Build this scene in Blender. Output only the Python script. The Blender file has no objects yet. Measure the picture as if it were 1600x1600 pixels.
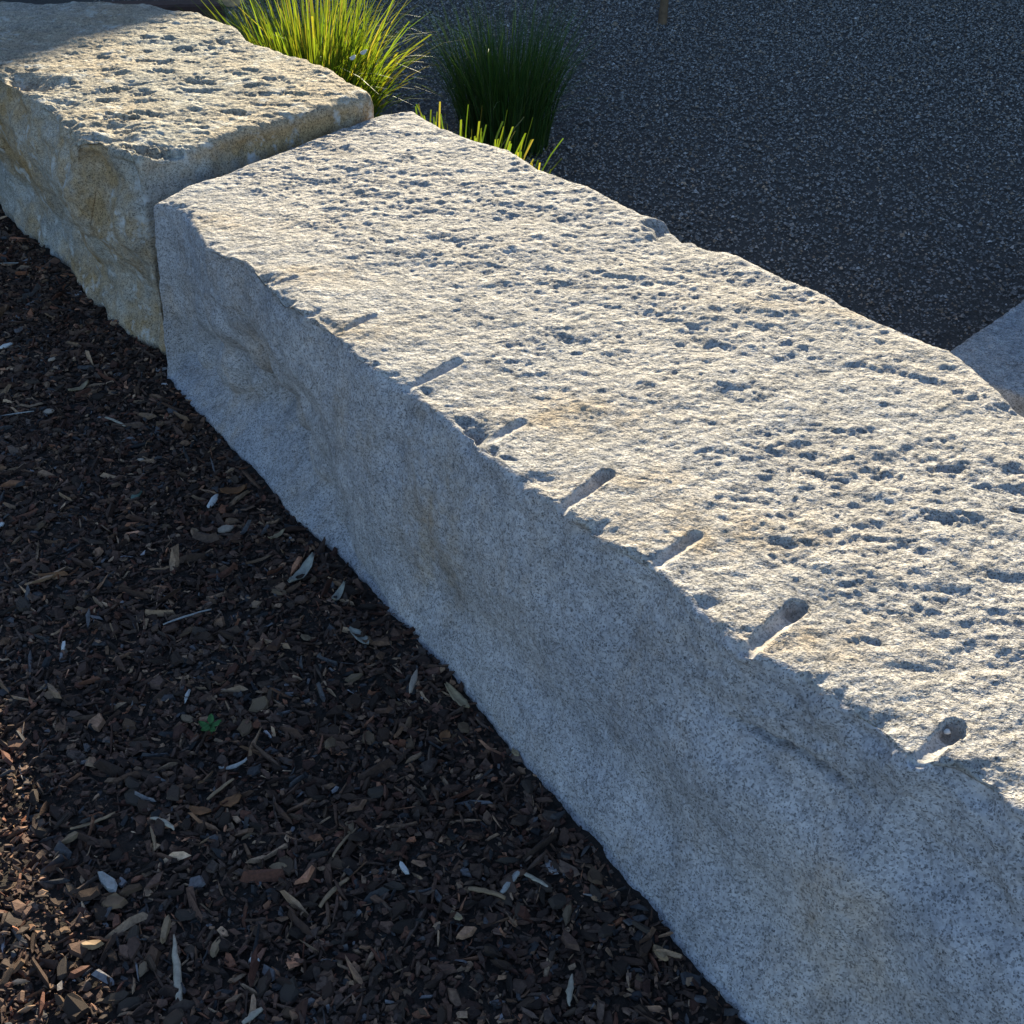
import bpy, math, random
import numpy as np
from mathutils import Vector

R = math.radians
rng = np.random.default_rng(7)
random.seed(7)
scene = bpy.context.scene
COL = scene.collection

# ------------------------------------------------------------------ camera
FOV, PITCH, CAM_H = 46.0, 36.0, 1.55
cam_data = bpy.data.cameras.new('camera')
cam_data.sensor_width = cam_data.sensor_height = 36
cam_data.angle = R(FOV)
cam_data.clip_start, cam_data.clip_end = 0.02, 500
cam = bpy.data.objects.new('camera', cam_data)
cam.location = (0, 0, CAM_H)
cam.rotation_euler = (R(90 - PITCH), 0, 0)
COL.objects.link(cam)
scene.camera = cam

# ------------------------------------------------------------------ light
SUN_AZ, SUN_EL = 3.0, 21.0            # azimuth from +Y towards +X, elevation
world = bpy.data.worlds.new('World')
scene.world = world
world.use_nodes = True
wn, wl = world.node_tree.nodes, world.node_tree.links
wn.clear()
sky = wn.new('ShaderNodeTexSky')
sky.sky_type = 'NISHITA'
sky.sun_disc = False
sky.sun_elevation = R(SUN_EL)
sky.sun_rotation = R(SUN_AZ)
sky.dust_density = 0.6
sky.ozone_density = 3.0
bg = wn.new('ShaderNodeBackground')
bg.inputs['Strength'].default_value = 0.092
wo = wn.new('ShaderNodeOutputWorld')
wl.new(sky.outputs[0], bg.inputs['Color'])
wl.new(bg.outputs[0], wo.inputs['Surface'])
sun_data = bpy.data.lights.new('sun', 'SUN')
sun_data.energy = 5.0
sun_data.angle = R(0.5)
sun_data.color = (1.0, 0.885, 0.65)
sun = bpy.data.objects.new('sun', sun_data)
TO_SUN = np.array([math.sin(R(SUN_AZ)) * math.cos(R(SUN_EL)), math.cos(R(SUN_AZ)) * math.cos(R(SUN_EL)), math.sin(R(SUN_EL))])
sun.rotation_euler = Vector(TO_SUN).to_track_quat('Z', 'Y').to_euler()
COL.objects.link(sun)
scene.view_settings.view_transform = 'Standard'
scene.view_settings.look = 'None'
scene.view_settings.exposure = 1.47
scene.view_settings.gamma = 1.0
scene.render.engine = 'CYCLES'

# ------------------------------------------------------------------ helpers
_f = 800 / math.tan(R(FOV / 2))
_F = np.array([0, math.cos(R(PITCH)), -math.sin(R(PITCH))])
_U = np.array([0, math.sin(R(PITCH)), math.cos(R(PITCH))])


def at(x, y, z=0.0):
    """the point of the level plane at height z that the survey photo shows at (x, y)"""
    d = np.array([(x - 800) / _f, 0, 0]) - (y - 800) / _f * _U + _F
    return np.array([0, 0, CAM_H]) + (z - CAM_H) / d[2] * d


def sm(a, b, x):
    t = np.clip((x - a) / (b - a), 0, 1)
    return t * t * (3 - 2 * t)


_G = np.array([[1, 1, 0], [-1, 1, 0], [1, -1, 0], [-1, -1, 0], [1, 0, 1], [-1, 0, 1], [1, 0, -1], [-1, 0, -1],
               [0, 1, 1], [0, -1, 1], [0, 1, -1], [0, -1, -1], [1, 1, 0], [-1, 1, 0], [0, -1, 1], [0, -1, -1]], dtype=np.float32)


def noise(P, scale, seed=0):
    """gradient noise, about -0.7 .. 0.7"""
    p = (np.asarray(P, dtype=np.float32) * scale + seed * 17.37)
    i = np.floor(p).astype(np.int64)
    f = p - i
    w = f * f * f * (f * (f * 6 - 15) + 10)
    out = np.zeros(len(p), dtype=np.float32)
    for dx in (0, 1):
        for dy in (0, 1):
            for dz in (0, 1):
                h = ((i[:, 0] + dx) * 73856093) ^ ((i[:, 1] + dy) * 19349663) ^ ((i[:, 2] + dz) * 83492791) ^ (seed * 2654435)
                h = (h ^ (h >> 13)) * 1274126177
                g = _G[((h ^ (h >> 16)) & 15)]
                dot = g[:, 0] * (f[:, 0] - dx) + g[:, 1] * (f[:, 1] - dy) + g[:, 2] * (f[:, 2] - dz)
                out += dot * (w[:, 0] if dx else 1 - w[:, 0]) * (w[:, 1] if dy else 1 - w[:, 1]) * (w[:, 2] if dz else 1 - w[:, 2])
    return out


def tag(o, label=None, cat=None, group=None, kind=None):
    for k, v in (('label', label), ('category', cat), ('group', group), ('kind', kind)):
        if v:
            o[k] = v
    return o


def link(name, me, mat=None, parent=None):
    o = bpy.data.objects.new(name, me)
    COL.objects.link(o)
    if mat and me:
        me.materials.append(mat)
    if parent:
        o.parent = parent
    return o


def poly_mesh(name, V, faces, smooth=True):
    """faces: list of (m, k) integer arrays, one per polygon size"""
    me = bpy.data.meshes.new(name)
    V = np.ascontiguousarray(V, dtype=np.float32)
    me.vertices.add(len(V))
    me.vertices.foreach_set('co', V.ravel())
    loops = np.concatenate([f.ravel() for f in faces]).astype(np.int32)
    tot = np.concatenate([np.full(len(f), f.shape[1], dtype=np.int32) for f in faces])
    start = np.concatenate([[0], np.cumsum(tot)[:-1]]).astype(np.int32)
    me.loops.add(len(loops))
    me.loops.foreach_set('vertex_index', loops)
    me.polygons.add(len(tot))
    me.polygons.foreach_set('loop_start', start)
    me.polygons.foreach_set('loop_total', tot)
    me.polygons.foreach_set('use_smooth', np.full(len(tot), smooth, dtype=bool))
    me.update(calc_edges=True)
    me.validate()
    return me


def attr(me, name, vals):
    vals = np.ascontiguousarray(vals, dtype=np.float32)
    if vals.ndim == 1:
        a = me.attributes.new(name, 'FLOAT', 'POINT')
        a.data.foreach_set('value', vals)
    else:
        a = me.attributes.new(name, 'FLOAT_COLOR', 'POINT')
        a.data.foreach_set('color', np.hstack([vals, np.ones((len(vals), 1), dtype=np.float32)]).ravel())


class NT:
    def __init__(self, name):
        self.m = bpy.data.materials.new(name)
        self.m.use_nodes = True
        self.n, self.l = self.m.node_tree.nodes, self.m.node_tree.links
        self.b = self.n['Principled BSDF']
        self.out = self.n['Material Output']
        self.co = self.n.new('ShaderNodeTexCoord').outputs['Object']

    def set(self, k, v):
        s = self.b.inputs[k]
        if hasattr(v, 'is_linked') or hasattr(v, 'links'):
            self.l.new(v, s)
        else:
            s.default_value = v

    def noise(self, scale, detail=3, rough=.6, vec=None):
        t = self.n.new('ShaderNodeTexNoise')
        t.inputs['Scale'].default_value = scale
        t.inputs['Detail'].default_value = detail
        t.inputs['Roughness'].default_value = rough
        self.l.new(vec or self.co, t.inputs['Vector'])
        return t.outputs['Fac']

    def voro(self, scale, out='Color'):
        t = self.n.new('ShaderNodeTexVoronoi')
        t.inputs['Scale'].default_value = scale
        self.l.new(self.co, t.inputs['Vector'])
        return t.outputs[out]

    def ramp(self, fac, stops, interp='LINEAR'):
        r = self.n.new('ShaderNodeValToRGB')
        r.color_ramp.interpolation = interp
        e = r.color_ramp.elements
        while len(e) < len(stops):
            e.new(.5)
        for s, (p, c) in zip(e, stops):
            s.position = p
            s.color = (*c, 1) if len(c) == 3 else c
        self.l.new(fac, r.inputs[0])
        return r.outputs[0]

    def mix(self, fac, a, b, mode='MIX'):
        m = self.n.new('ShaderNodeMix')
        m.data_type = 'RGBA'
        m.blend_type = mode
        for s, v in ((m.inputs[0], fac), (m.inputs[6], a), (m.inputs[7], b)):
            if hasattr(v, 'links'):
                self.l.new(v, s)
            else:
                s.default_value = (*v, 1) if isinstance(v, tuple) else v
        return m.outputs[2]

    def math(self, op, a, b=0.0):
        m = self.n.new('ShaderNodeMath')
        m.operation = op
        for s, v in ((m.inputs[0], a), (m.inputs[1], b)):
            if hasattr(v, 'links'):
                self.l.new(v, s)
            else:
                s.default_value = v
        return m.outputs[0]

    def attr(self, name, out='Fac'):
        a = self.n.new('ShaderNodeAttribute')
        a.attribute_name = name
        return a.outputs[out]

    def bump(self, h, strength, dist):
        b = self.n.new('ShaderNodeBump')
        b.inputs['Distance'].default_value = dist
        if hasattr(strength, 'links'):
            self.l.new(strength, b.inputs['Strength'])
        else:
            b.inputs['Strength'].default_value = strength
        self.l.new(h, b.inputs['Height'])
        self.l.new(b.outputs[0], self.b.inputs['Normal'])


def granite(name, base=(.465, .438, .430), stain=.5, brown=(.33, .235, .13), pale=.0):
    t = NT(name)
    W = lambda v: (v, v, v)
    top = t.attr('top')
    drill = t.attr('drill')
    # crystals: pale feldspar, grey quartz, dark mica
    cell = t.n.new('ShaderNodeSeparateColor')
    t.l.new(t.voro(270), cell.inputs[0])
    cry = t.ramp(cell.outputs[0], [(0, W(.42)), (.10, W(.62)), (.35, W(.88)), (.7, W(1.05)), (1, W(1.22))])
    cell2 = t.n.new('ShaderNodeSeparateColor')
    t.l.new(t.voro(520), cell2.inputs[0])
    mica = t.ramp(cell2.outputs[0], [(0, W(.35)), (.12, W(.40)), (.16, W(1.0)), (1, W(1.0))])
    c = t.mix(.85, base, cry, 'MULTIPLY')
    c = t.mix(.9, c, mica, 'MULTIPLY')
    c = t.mix(1, c, t.ramp(t.noise(14, 4, .65), [(.3, W(.78)), (.5, W(1.0)), (.7, W(1.13))]), 'MULTIPLY')
    c = t.mix(1, c, t.ramp(t.noise(3.0, 3, .55), [(.3, (.86, .90, .96)), (.6, (1.0, 1.0, 1.0))]), 'MULTIPLY')
    c = t.mix(t.math('ADD', .35, t.math('MULTIPLY', top, .6)), c, t.ramp(t.noise(48, 4, .7), [(.30, (.54, .57, .62)), (.47, (.90, .91, .93)), (.66, W(1.18))]), 'MULTIPLY')
    # iron stain
    c = t.mix(t.math('MULTIPLY', t.attr('rust'), .75), c, t.mix(1, c, (1.0, .80, .55), 'MULTIPLY'))
    st = t.ramp(t.math('ADD', t.math('MULTIPLY', t.noise(2.6, 5, .62), .75), t.math('MULTIPLY', t.noise(22, 3, .6), .25)),
                [(.62 - .22 * stain, W(0)), (.80 - .22 * stain, W(1))])
    c = t.mix(t.math('MULTIPLY', st, t.math('MULTIPLY', .25 + .6 * stain, t.math('SUBTRACT', 1.0, t.math('MULTIPLY', top, .62)))), c, t.mix(1, c, tuple(min(1, b * 2.9) for b in brown), 'MULTIPLY'))
    mp = t.n.new('ShaderNodeMapping')
    mp.inputs['Scale'].default_value = (1, 1, .22)
    t.l.new(t.co, mp.inputs['Vector'])
    sk = t.ramp(t.noise(11, 5, .7, mp.outputs[0]), [(.55, W(0)), (.74, W(1))])
    sk = t.math('MULTIPLY', sk, t.math('SUBTRACT', 1.0, top))
    c = t.mix(t.math('MULTIPLY', sk, .38), c, t.mix(1, c, (.86, .66, .46), 'MULTIPLY'))
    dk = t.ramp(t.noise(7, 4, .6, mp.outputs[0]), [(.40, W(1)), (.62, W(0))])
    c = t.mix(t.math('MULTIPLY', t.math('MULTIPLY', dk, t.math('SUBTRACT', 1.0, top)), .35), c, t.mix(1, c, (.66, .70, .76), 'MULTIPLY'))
    if pale:
        pl = t.ramp(t.noise(16, 4, .7), [(.56, W(0)), (.68, W(1))])
        c = t.mix(t.math('MULTIPLY', pl, pale), c, (.56, .56, .55))
    c = t.mix(top, c, t.mix(1, c, (.93, .915, .84), 'MULTIPLY'))
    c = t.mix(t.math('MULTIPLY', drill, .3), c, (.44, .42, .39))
    t.set('Base Color', c)
    t.set('Roughness', .86)
    t.set('Specular IOR Level', .25)
    h = t.math('ADD', t.math('MULTIPLY', t.noise(130, 4, .65), 1.0), t.math('MULTIPLY', t.noise(420, 2, .6), .5))
    h = t.math('ADD', h, t.math('MULTIPLY', t.math('ADD', t.math('MULTIPLY', t.noise(34, 2, .5), 3.2), t.math('MULTIPLY', t.noise(70, 2, .5), 1.6)), top))
    s = t.math('MULTIPLY', t.math('SUBTRACT', 1.0, drill), t.math('ADD', .30, t.math('MULTIPLY', top, .6)))
    t.bump(h, s, .006)
    return t.m


def chip_mat(name, by_object=False, rough=.8):
    t = NT(name)
    if by_object:
        oi = t.n.new('ShaderNodeObjectInfo')
        c = t.ramp(oi.outputs['Random'], [(p, tuple(.72 * x for x in c_)) for p, c_ in BARK_RAMP])
    else:
        c = t.attr('tint', 'Color')
    W = lambda v: (v, v, v)
    c = t.mix(1, c, t.ramp(t.noise(160, 4, .7), [(.3, W(.55)), (.55, W(1.0)), (.75, W(1.35))]), 'MULTIPLY')
    t.set('Base Color', c)
    t.set('Roughness', rough)
    t.set('Specular IOR Level', .3)
    t.bump(t.noise(300, 3, .7), .5, .002)
    return t.m


BARK_RAMP = [(0, (.030, .020, .015)), (.25, (.055, .034, .024)), (.5, (.085, .048, .031)), (.75, (.075, .058, .046)), (.90, (.17, .098, .055)), (1, (.30, .21, .13))]


def plain(name, col, rough=.75, scale=60, var=.35, trans=0.0):
    t = NT(name)
    W = lambda v: (v, v, v)
    c = t.mix(1, tuple(col), t.ramp(t.noise(scale, 4, .65), [(.3, W(1 - var)), (.7, W(1 + var))]), 'MULTIPLY')
    t.set('Base Color', c)
    t.set('Roughness', rough)
    t.bump(t.noise(scale * 3, 3, .6), .3, .002)
    if trans:
        tr = t.n.new('ShaderNodeBsdfTranslucent')
        t.l.new(c, tr.inputs['Color'])
        mx = t.n.new('ShaderNodeMixShader')
        mx.inputs[0].default_value = trans
        t.l.new(t.b.outputs[0], mx.inputs[1])
        t.l.new(tr.outputs[0], mx.inputs[2])
        t.l.new(mx.outputs[0], t.out.inputs['Surface'])
    return t.m


# ------------------------------------------------------------------ the setting
H2 = 0.48      # height of the long block
# long block, front top edge and back top edge (surveyed), left end first
F2 = [(243, 312), (268, 318), (295, 338), (318, 384), (345, 400), (378, 408), (402, 432), (430, 464), (470, 490), (520, 522), (560, 560),
      (600, 588), (640, 606), (672, 640), (700, 655), (735, 690), (790, 735), (850, 780), (880, 795), (920, 830), (985, 870), (1020, 886),
      (1060, 925), (1110, 965), (1165, 1013), (1230, 1045), (1300, 1090), (1370, 1135), (1400, 1165), (1430, 1190), (1500, 1200), (1560, 1235),
      (1600, 1265)]
B2 = [(615, 174), (652, 168), (690, 193), (740, 213), (800, 228), (850, 258), (910, 280), (960, 305), (1010, 330), (1060, 340), (1085, 360),
      (1100, 375), (1150, 385), (1220, 420), (1300, 455), (1360, 488), (1420, 513), (1490, 538), (1530, 568), (1570, 600), (1600, 630)]
G2 = [(262, 592), (330, 655), (400, 740), (470, 810), (540, 880), (620, 965), (700, 1048), (800, 1165), (900, 1290), (1000, 1405), (1090, 1510), (1170, 1600)]


def world_curve(pts, z, ext_first=None, ext_last=None):
    P = [at(x, y, z(i / (len(pts) - 1)) if callable(z) else z) for i, (x, y) in enumerate(pts)]
    if ext_first is not None:
        P.insert(0, np.array(ext_first, dtype=float))
    if ext_last is not None:
        P.append(np.array(ext_last, dtype=float))
    return np.array(P)


def resample(P, s):
    """points of the polyline P at normalised arc lengths s"""
    d = np.concatenate([[0], np.cumsum(np.linalg.norm(np.diff(P, axis=0), axis=1))])
    d /= d[-1]
    return np.stack([np.interp(s, d, P[:, k]) for k in range(3)], axis=1)


def smooth_rows(A, n):
    for _ in range(n):
        B = A.copy()
        B[1:-1] = .25 * A[:-2] + .5 * A[1:-1] + .25 * A[2:]
        A = B
    return A


def stone(name, F, B, G, Bd, s, nf, ntop, nback, rF, rB, cap_r, caps, shape, mat, ncap=50):
    """A rough block: sections run G (front foot) > F (front top edge) > B (back top edge) > Bd (back foot) at stations s."""
    n = len(s)
    F, B, G, Bd = (resample(np.asarray(c, dtype=float), s) for c in (F, B, G, Bd))
    down = np.array([0, 0, -.13])
    G0, B0 = G + (G - F) * .0 + down, Bd + down
    rows, reg, tt = [], [], []

    def unit(a):
        return a / np.linalg.norm(a, axis=1, keepdims=True)
    rF_, rB_ = rF, rB
    f0, f1 = F - unit(F - G) * rF_, F + unit(B - F) * rF_
    b0, b1 = B - unit(B - F) * rB_, B + unit(Bd - B) * rB_
    nfoot = max(6, nf // 8)
    for k in range(nfoot):
        t = k / nfoot
        rows.append(G0 + (G - G0) * t); reg.append(0); tt.append(-.3 * (1 - t))
    for k in range(nf):
        t = k / nf
        rows.append(G + (f0 - G) * t); reg.append(0); tt.append(t)
    nc = 5
    for k in range(nc):
        t = k / nc
        rows.append((1 - t) ** 2 * f0 + 2 * t * (1 - t) * F + t * t * f1); reg.append(t); tt.append(1.0)
    for k in range(ntop):
        t = k / ntop
        t = t ** 1.25
        rows.append(f1 + (b0 - f1) * t); reg.append(1); tt.append(1 + t)
    nb = 12
    for k in range(nb):
        t = k / nb
        rows.append((1 - t) ** 2 * b0 + 2 * t * (1 - t) * B + t * t * b1); reg.append(1 - .6 * t); tt.append(2.0)
    for k in range(nback):
        t = k / (nback - 1)
        rows.append(b1 + (B0 - b1) * t); reg.append(.4); tt.append(2 + t)
    P = np.stack(rows, axis=1)                                   # (n, m, 3)
    m = P.shape[1]
    top = np.tile(np.array(reg), (n, 1))
    vt = np.tile(np.array(tt), (n, 1))
    uu = np.tile(np.asarray(s)[:, None], (1, m))
    # end caps
    blocks = [(P, top, vt, uu)]
    for which in (0, 1):
        if not caps[which]:
            continue
        e = P[0] if which == 0 else P[-1]
        q = P[min(12, n - 1)] if which == 0 else P[-min(12, n - 1)]
        out = (e - q).mean(axis=0); out[2] = 0; out /= np.linalg.norm(out)
        c = .5 * (e[0] + e[-1])
        hh = np.linalg.norm(e - c, axis=1).mean()
        A, TP, VT, UU = [], [], [], []
        for k in range(1, ncap + 1):
            x = k / ncap
            x = x ** 1.6
            inset = x * hh
            lift = cap_r * math.sqrt(max(0, 1 - (1 - min(1, inset / cap_r)) ** 2))
            A.append(c + (e - c) * (1 - x) + out * lift)
            w = max(0, 1 - inset / cap_r)
            TP.append(top[0] * w); VT.append(np.full(m, -9.0)); UU.append(np.full(m, float(which)))
        blk = tuple(np.array(z) for z in (A, TP, VT, UU))
        if which == 0:
            blk = tuple(z[::-1] for z in blk)
            blocks.insert(0, blk)
        else:
            blocks.append(blk)
    P, top, vt, uu = (np.concatenate([b[k] for b in blocks], axis=0) for k in range(4))
    N = P.shape[0]
    V = P.reshape(-1, 3)
    # normals from the smooth grid
    du = np.gradient(P, axis=0); dv = np.gradient(P, axis=1)
    nn = np.cross(du, dv).reshape(-1, 3)
    nn /= np.linalg.norm(nn, axis=1, keepdims=True) + 1e-9
    ctr = np.array([*(.5 * (F.mean(0) + Bd.mean(0)))[:2], .15])
    if np.mean(np.sum(nn * (V - ctr), axis=1)) < 0:
        nn = -nn
    g = smooth_rows(nn.reshape(N, m, 3), 3).reshape(-1, 3)
    nn = g / (np.linalg.norm(g, axis=1, keepdims=True) + 1e-9)
    V, drill = shape(V.copy(), nn, top.ravel(), vt.ravel(), uu.ravel())
    i = np.arange(N * m).reshape(N, m)
    q = np.stack([i[:-1, :-1], i[1:, :-1], i[1:, 1:], i[:-1, 1:]], axis=-1).reshape(-1, 4)
    a, b_, c_ = V[q[:, 0]], V[q[:, 1]], V[q[:, 2]]
    if np.mean(np.sum(np.cross(b_ - a, c_ - a) * nn[q[:, 0]], axis=1)) < 0:
        q = q[:, ::-1]
    me = poly_mesh(name, V, [q])
    attr(me, 'top', np.clip(top.ravel(), 0, 1))
    attr(me, 'drill', drill)
    attr(me, 'rust', RUST.pop('v', np.zeros(len(V))))
    return link(name, me, mat)


def rough_top(V, nn, top, seed, amp=1.0):
    """split granite: layered noise with self shadowing relief"""
    d = np.zeros(len(V), dtype=np.float32)
    P = V * np.array([.85, 1.08, 1.3])
    W = P + .008 * np.stack([noise(P, 16, seed + k) for k in (1, 2, 3)], axis=1)
    zone = .78 + .34 * sm(-.22, .25, noise(P, 3.2, seed + 90) + .5 * noise(P, 9, seed + 91))
    for sc, a in ((3.5, .006), (9, .0052), (20, .0031), (42, .0024), (80, .0017), (140, .0013), (240, .0011)):
        d += a * 1.5 * noise(W, sc, seed + int(sc)) * (1 if sc < 10 else zone)
    # sharp crests left by the split
    for sc, a in ((15, .0030), (34, .0019), (70, .0011)):
        d += a * zone * (np.abs(noise(W * np.array([1, 1, 1]), sc, seed + 600 + int(sc))) * 1.5 - .3)
    # small ledges where flakes came away
    for sc, st, a in ((12, 3.0, .0009),):
        x = noise(W, sc, seed + 300 + int(sc)) * st
        f = x - np.floor(x)
        d += a * (np.floor(x) + sm(.40, .60, f))
    return d * amp * .80


def pits(V, mask, lst, dz):
    """scallops broken out of the top: steep wall on the far side, floor rising towards the viewer"""
    for (x, y, w, l, dep, rot) in lst:
        c, s_ = math.cos(rot), math.sin(rot)
        dx, dy = V[:, 0] - x, V[:, 1] - y
        sel = np.where((np.abs(dx) < w + l) & (np.abs(dy) < w + l) & (mask > .2))[0]
        if not len(sel):
            continue
        a = (dx[sel] * c + dy[sel] * s_) / w
        b = (-dx[sel] * s_ + dy[sel] * c) / l
        wob = .75 * noise(V[sel], 30, 91) + .45 * noise(V[sel], 80, 92) + .25 * noise(V[sel], 170, 93)
        r = np.sqrt(a * a + b * b) + wob
        prof = np.clip(1 - r, 0, 1)
        wall = sm(-1.0, .75, b + wob)                      # deepest near the far edge
        dep_ = dep * sm(0, .45, prof) * (.25 + .75 * wall)
        dz[sel] = np.minimum(dz[sel], -dep_) if dep > 0 else dz[sel]
    return dz


M_long = granite('granite_long', stain=.45)
M_ochre = granite('granite_ochre', base=(.46, .43, .375), brown=(.36, .23, .11), stain=1.02, pale=.8)
M_plain = granite('granite_plain', base=(.41, .43, .46), stain=.0)

# ---- long block
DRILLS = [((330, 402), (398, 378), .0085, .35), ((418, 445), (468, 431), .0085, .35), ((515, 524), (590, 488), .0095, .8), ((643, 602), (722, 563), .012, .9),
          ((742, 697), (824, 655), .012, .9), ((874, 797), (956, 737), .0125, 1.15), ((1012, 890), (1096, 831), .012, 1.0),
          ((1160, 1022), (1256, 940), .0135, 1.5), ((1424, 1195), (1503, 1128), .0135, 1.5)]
PITS2 = [(1270, 752, .040, .028, .020), (1195, 688, .028, .020, .015), (1490, 742, .045, .028, .018), (1385, 752, .045, .022, .014), (1515, 630, .035, .030, .016),
         (1372, 585, .050, .030, .016), (1440, 598, .045, .024, .013), (1210, 448, .070, .045, .016), (1250, 470, .04, .03, .012), (1362, 1018, .030, .018, .012),
         (1590, 650, .04, .03, .014), (1100, 545, .06, .03, .010), (1060, 600, .04, .03, .009), (760, 330, .05, .03, .010), (700, 270, .05, .04, .010),
         (900, 540, .05, .03, .009), (930, 420, .05, .04, .010), (1120, 720, .05, .025, .012), (1560, 780, .05, .03, .014), (1500, 830, .05, .03, .012),
         (1590, 920, .04, .03, .012), (1330, 690, .04, .02, .010), (1040, 480, .05, .03, .010), (640, 430, .05, .03, .008), (1160, 630, .05, .03, .010),
         (1450, 1060, .05, .02, .010), (1230, 860, .04, .02, .008), (840, 440, .05, .04, .008), (580, 300, .05, .04, .008), (520, 340, .04, .03, .008)]


RUST = {}


def arc(P):
    d = np.concatenate([[0], np.cumsum(np.linalg.norm(np.diff(P, axis=0), axis=1))])
    return d / d[-1]


def shape_long(V, nn, top, vt, uu):
    base = V.copy()
    d_top = rough_top(base, nn, top, 3) * (.55 + .45 * sm(1.10, 1.32, vt))
    fx = np.zeros(len(V), dtype=np.float32)
    for sc, a in ((3, .010), (8, .0048), (20, .0024), (50, .0016), (110, .0012), (220, .0007)):
        fx += a * 1.5 * noise(base, sc, 40 + int(sc))
    face = (vt >= -.3) & (vt < 1.0)
    t = np.clip(vt, 0, 1)
    gx = np.interp(uu, arc(G2w)[:len(G2)], [p[0] for p in G2])
    px = np.interp(uu, arc(F2w)[:len(F2)], [p[0] for p in F2])
    # a broken facet at the far end of the foot, sloping outwards
    tf = np.interp(gx, [262, 330, 400, 484, 545, 600], [.12, .17, .27, .14, .03, .0]) * (1 + .5 * noise(base, 12, 71))
    tf = np.maximum(tf, .004)
    ind = .24 * tf * 2.0 * np.where(t < tf, t / tf, np.clip(1 - (t - tf) / .55, 0, 1))
    fx -= np.where(face, ind, 0)
    soft = sm(560, 700, gx) * .022 * np.exp(-((t - .30) / .16) ** 2)
    fx -= np.where(face, soft, 0)
    # broken, coarser band under the top edge at the near end with a ledge below it
    kk = noise(base * np.array([1, 1, .3]), 3.0, 77) * .09
    tb_ = .77 + kk
    band = np.where(face, sm(1020, 1170, px) * sm(0, .05, t - tb_), 0)
    for sc, a in ((16, .005), (45, .0032), (100, .0020)):
        fx += band * a * 1.6 * noise(base, sc, 60 + int(sc))
    jag = tb_ + .012 * noise(base, 40, 79)
    fx -= np.where(face, sm(1150, 1240, px) * (1 - sm(1330, 1400, px)) * np.exp(-((t - jag) / .011) ** 2) * .028, 0)
    fx -= np.where(face, sm(1040, 1200, px) * .026 * sm(.60, .78, t) * np.clip((1 - t) / .22, 0, 1), 0)
    # chips along the front arris
    arris = np.exp(-((vt - 1.0) / np.where(vt > 1, .035, .07)) ** 2) * ((vt > .5) & (vt < 1.5))
    fx_ar = -np.clip(noise(base, 14, 5) * 1.4, 0, 1) * .016 - np.clip(noise(base, 34, 6) * 1.4, 0, 1) * .008
    d = d_top * top + fx * (1 - top) + arris * fx_ar
    V = V + nn * d[:, None]
    V[:, 1] -= top * .6 * d_top              # bumps lean towards the viewer, steepened on the side away from the sun
    cr = at(*F2[0], H2)
    V[:, 2] -= .012 * np.exp(-(np.hypot(base[:, 0] - cr[0], base[:, 1] - cr[1]) / .06) ** 2) * (base[:, 2] > .1) * sm(.2, .46, base[:, 2])
    RUST['v'] = np.zeros(len(V), dtype=np.float32)
    for (x, y, a, b) in [(880, 645, .16, .07), (1130, 835, .16, .06), (560, 520, .10, .05), (480, 440, .14, .05), (330, 350, .10, .06), (1350, 480, .22, .05), (1250, 1000, .12, .05), (1000, 760, .1, .04)]:
        p = at(x, y, H2)
        RUST['v'] += top * .5 * np.exp(-((base[:, 0] - p[0]) / a) ** 2 - ((base[:, 1] - p[1]) / b) ** 2)
    RUST['v'] += .4 * np.where(face, np.exp(-((px - 700) / 60) ** 2) * sm(.05, .35, t) * (1 - .5 * sm(.7, 1, t)) + .7 * np.exp(-((px - 560) / 50) ** 2 - ((t - .7) / .2) ** 2) + .6 * np.exp(-((px - 1450) / 90) ** 2 - ((t - .35) / .2) ** 2), 0)
    RUST['v'] = np.clip(RUST['v'] * (1 + 1.6 * noise(base * np.array([1, 1, .5]), 18, 401) + 1.2 * noise(base, 60, 402)), 0, 1)
    dz = np.zeros(len(V))
    lst = []
    for (x, y, w, l, dep) in PITS2:
        p = at(x, y, H2)
        lst.append((p[0], p[1] + .4 * l, w, l, dep, random.uniform(-.35, .1)))
    r2 = random.Random(11)
    for _ in range(40):
        q = r2.random()
        i = r2.randrange(len(F2) - 1)
        a = at(*F2[i], H2); j = int(i / len(F2) * len(B2)); b = at(*B2[j], H2)
        p = a + (b - a) * r2.uniform(.30, .97)
        w = .012 + .030 * r2.random() ** 2
        lst.append((p[0], p[1], w, w * r2.uniform(.5, .9), w * r2.uniform(.14, .28), r2.uniform(-.6, .4)))
    dz = pits(V, top, lst, dz)
    dz *= .38
    V[:, 2] += dz * top
    # a flake knocked off the far edge
    p = at(1062, 352, H2)
    k = sm(.075, .035, np.hypot((V[:, 0] - p[0]) * .8, V[:, 1] - p[1] + .01) + .02 * noise(V, 30, 9)) * (top > .3)
    V[:, 2] -= .028 * k
    drill = np.zeros(len(V), dtype=np.float32)
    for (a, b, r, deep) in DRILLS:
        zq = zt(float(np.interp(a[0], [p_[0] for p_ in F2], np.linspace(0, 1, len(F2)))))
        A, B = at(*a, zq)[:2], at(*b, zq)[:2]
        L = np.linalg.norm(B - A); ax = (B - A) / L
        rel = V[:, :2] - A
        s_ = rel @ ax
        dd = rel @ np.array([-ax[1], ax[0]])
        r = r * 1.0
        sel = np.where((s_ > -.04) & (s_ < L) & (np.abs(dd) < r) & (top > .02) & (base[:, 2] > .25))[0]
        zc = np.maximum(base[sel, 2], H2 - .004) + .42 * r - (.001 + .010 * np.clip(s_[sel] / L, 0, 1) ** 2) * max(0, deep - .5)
        end = np.sqrt(np.clip(1 - (np.clip(s_[sel] - (L - r), 0, None) / r) ** 2, 0, 1))
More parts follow.
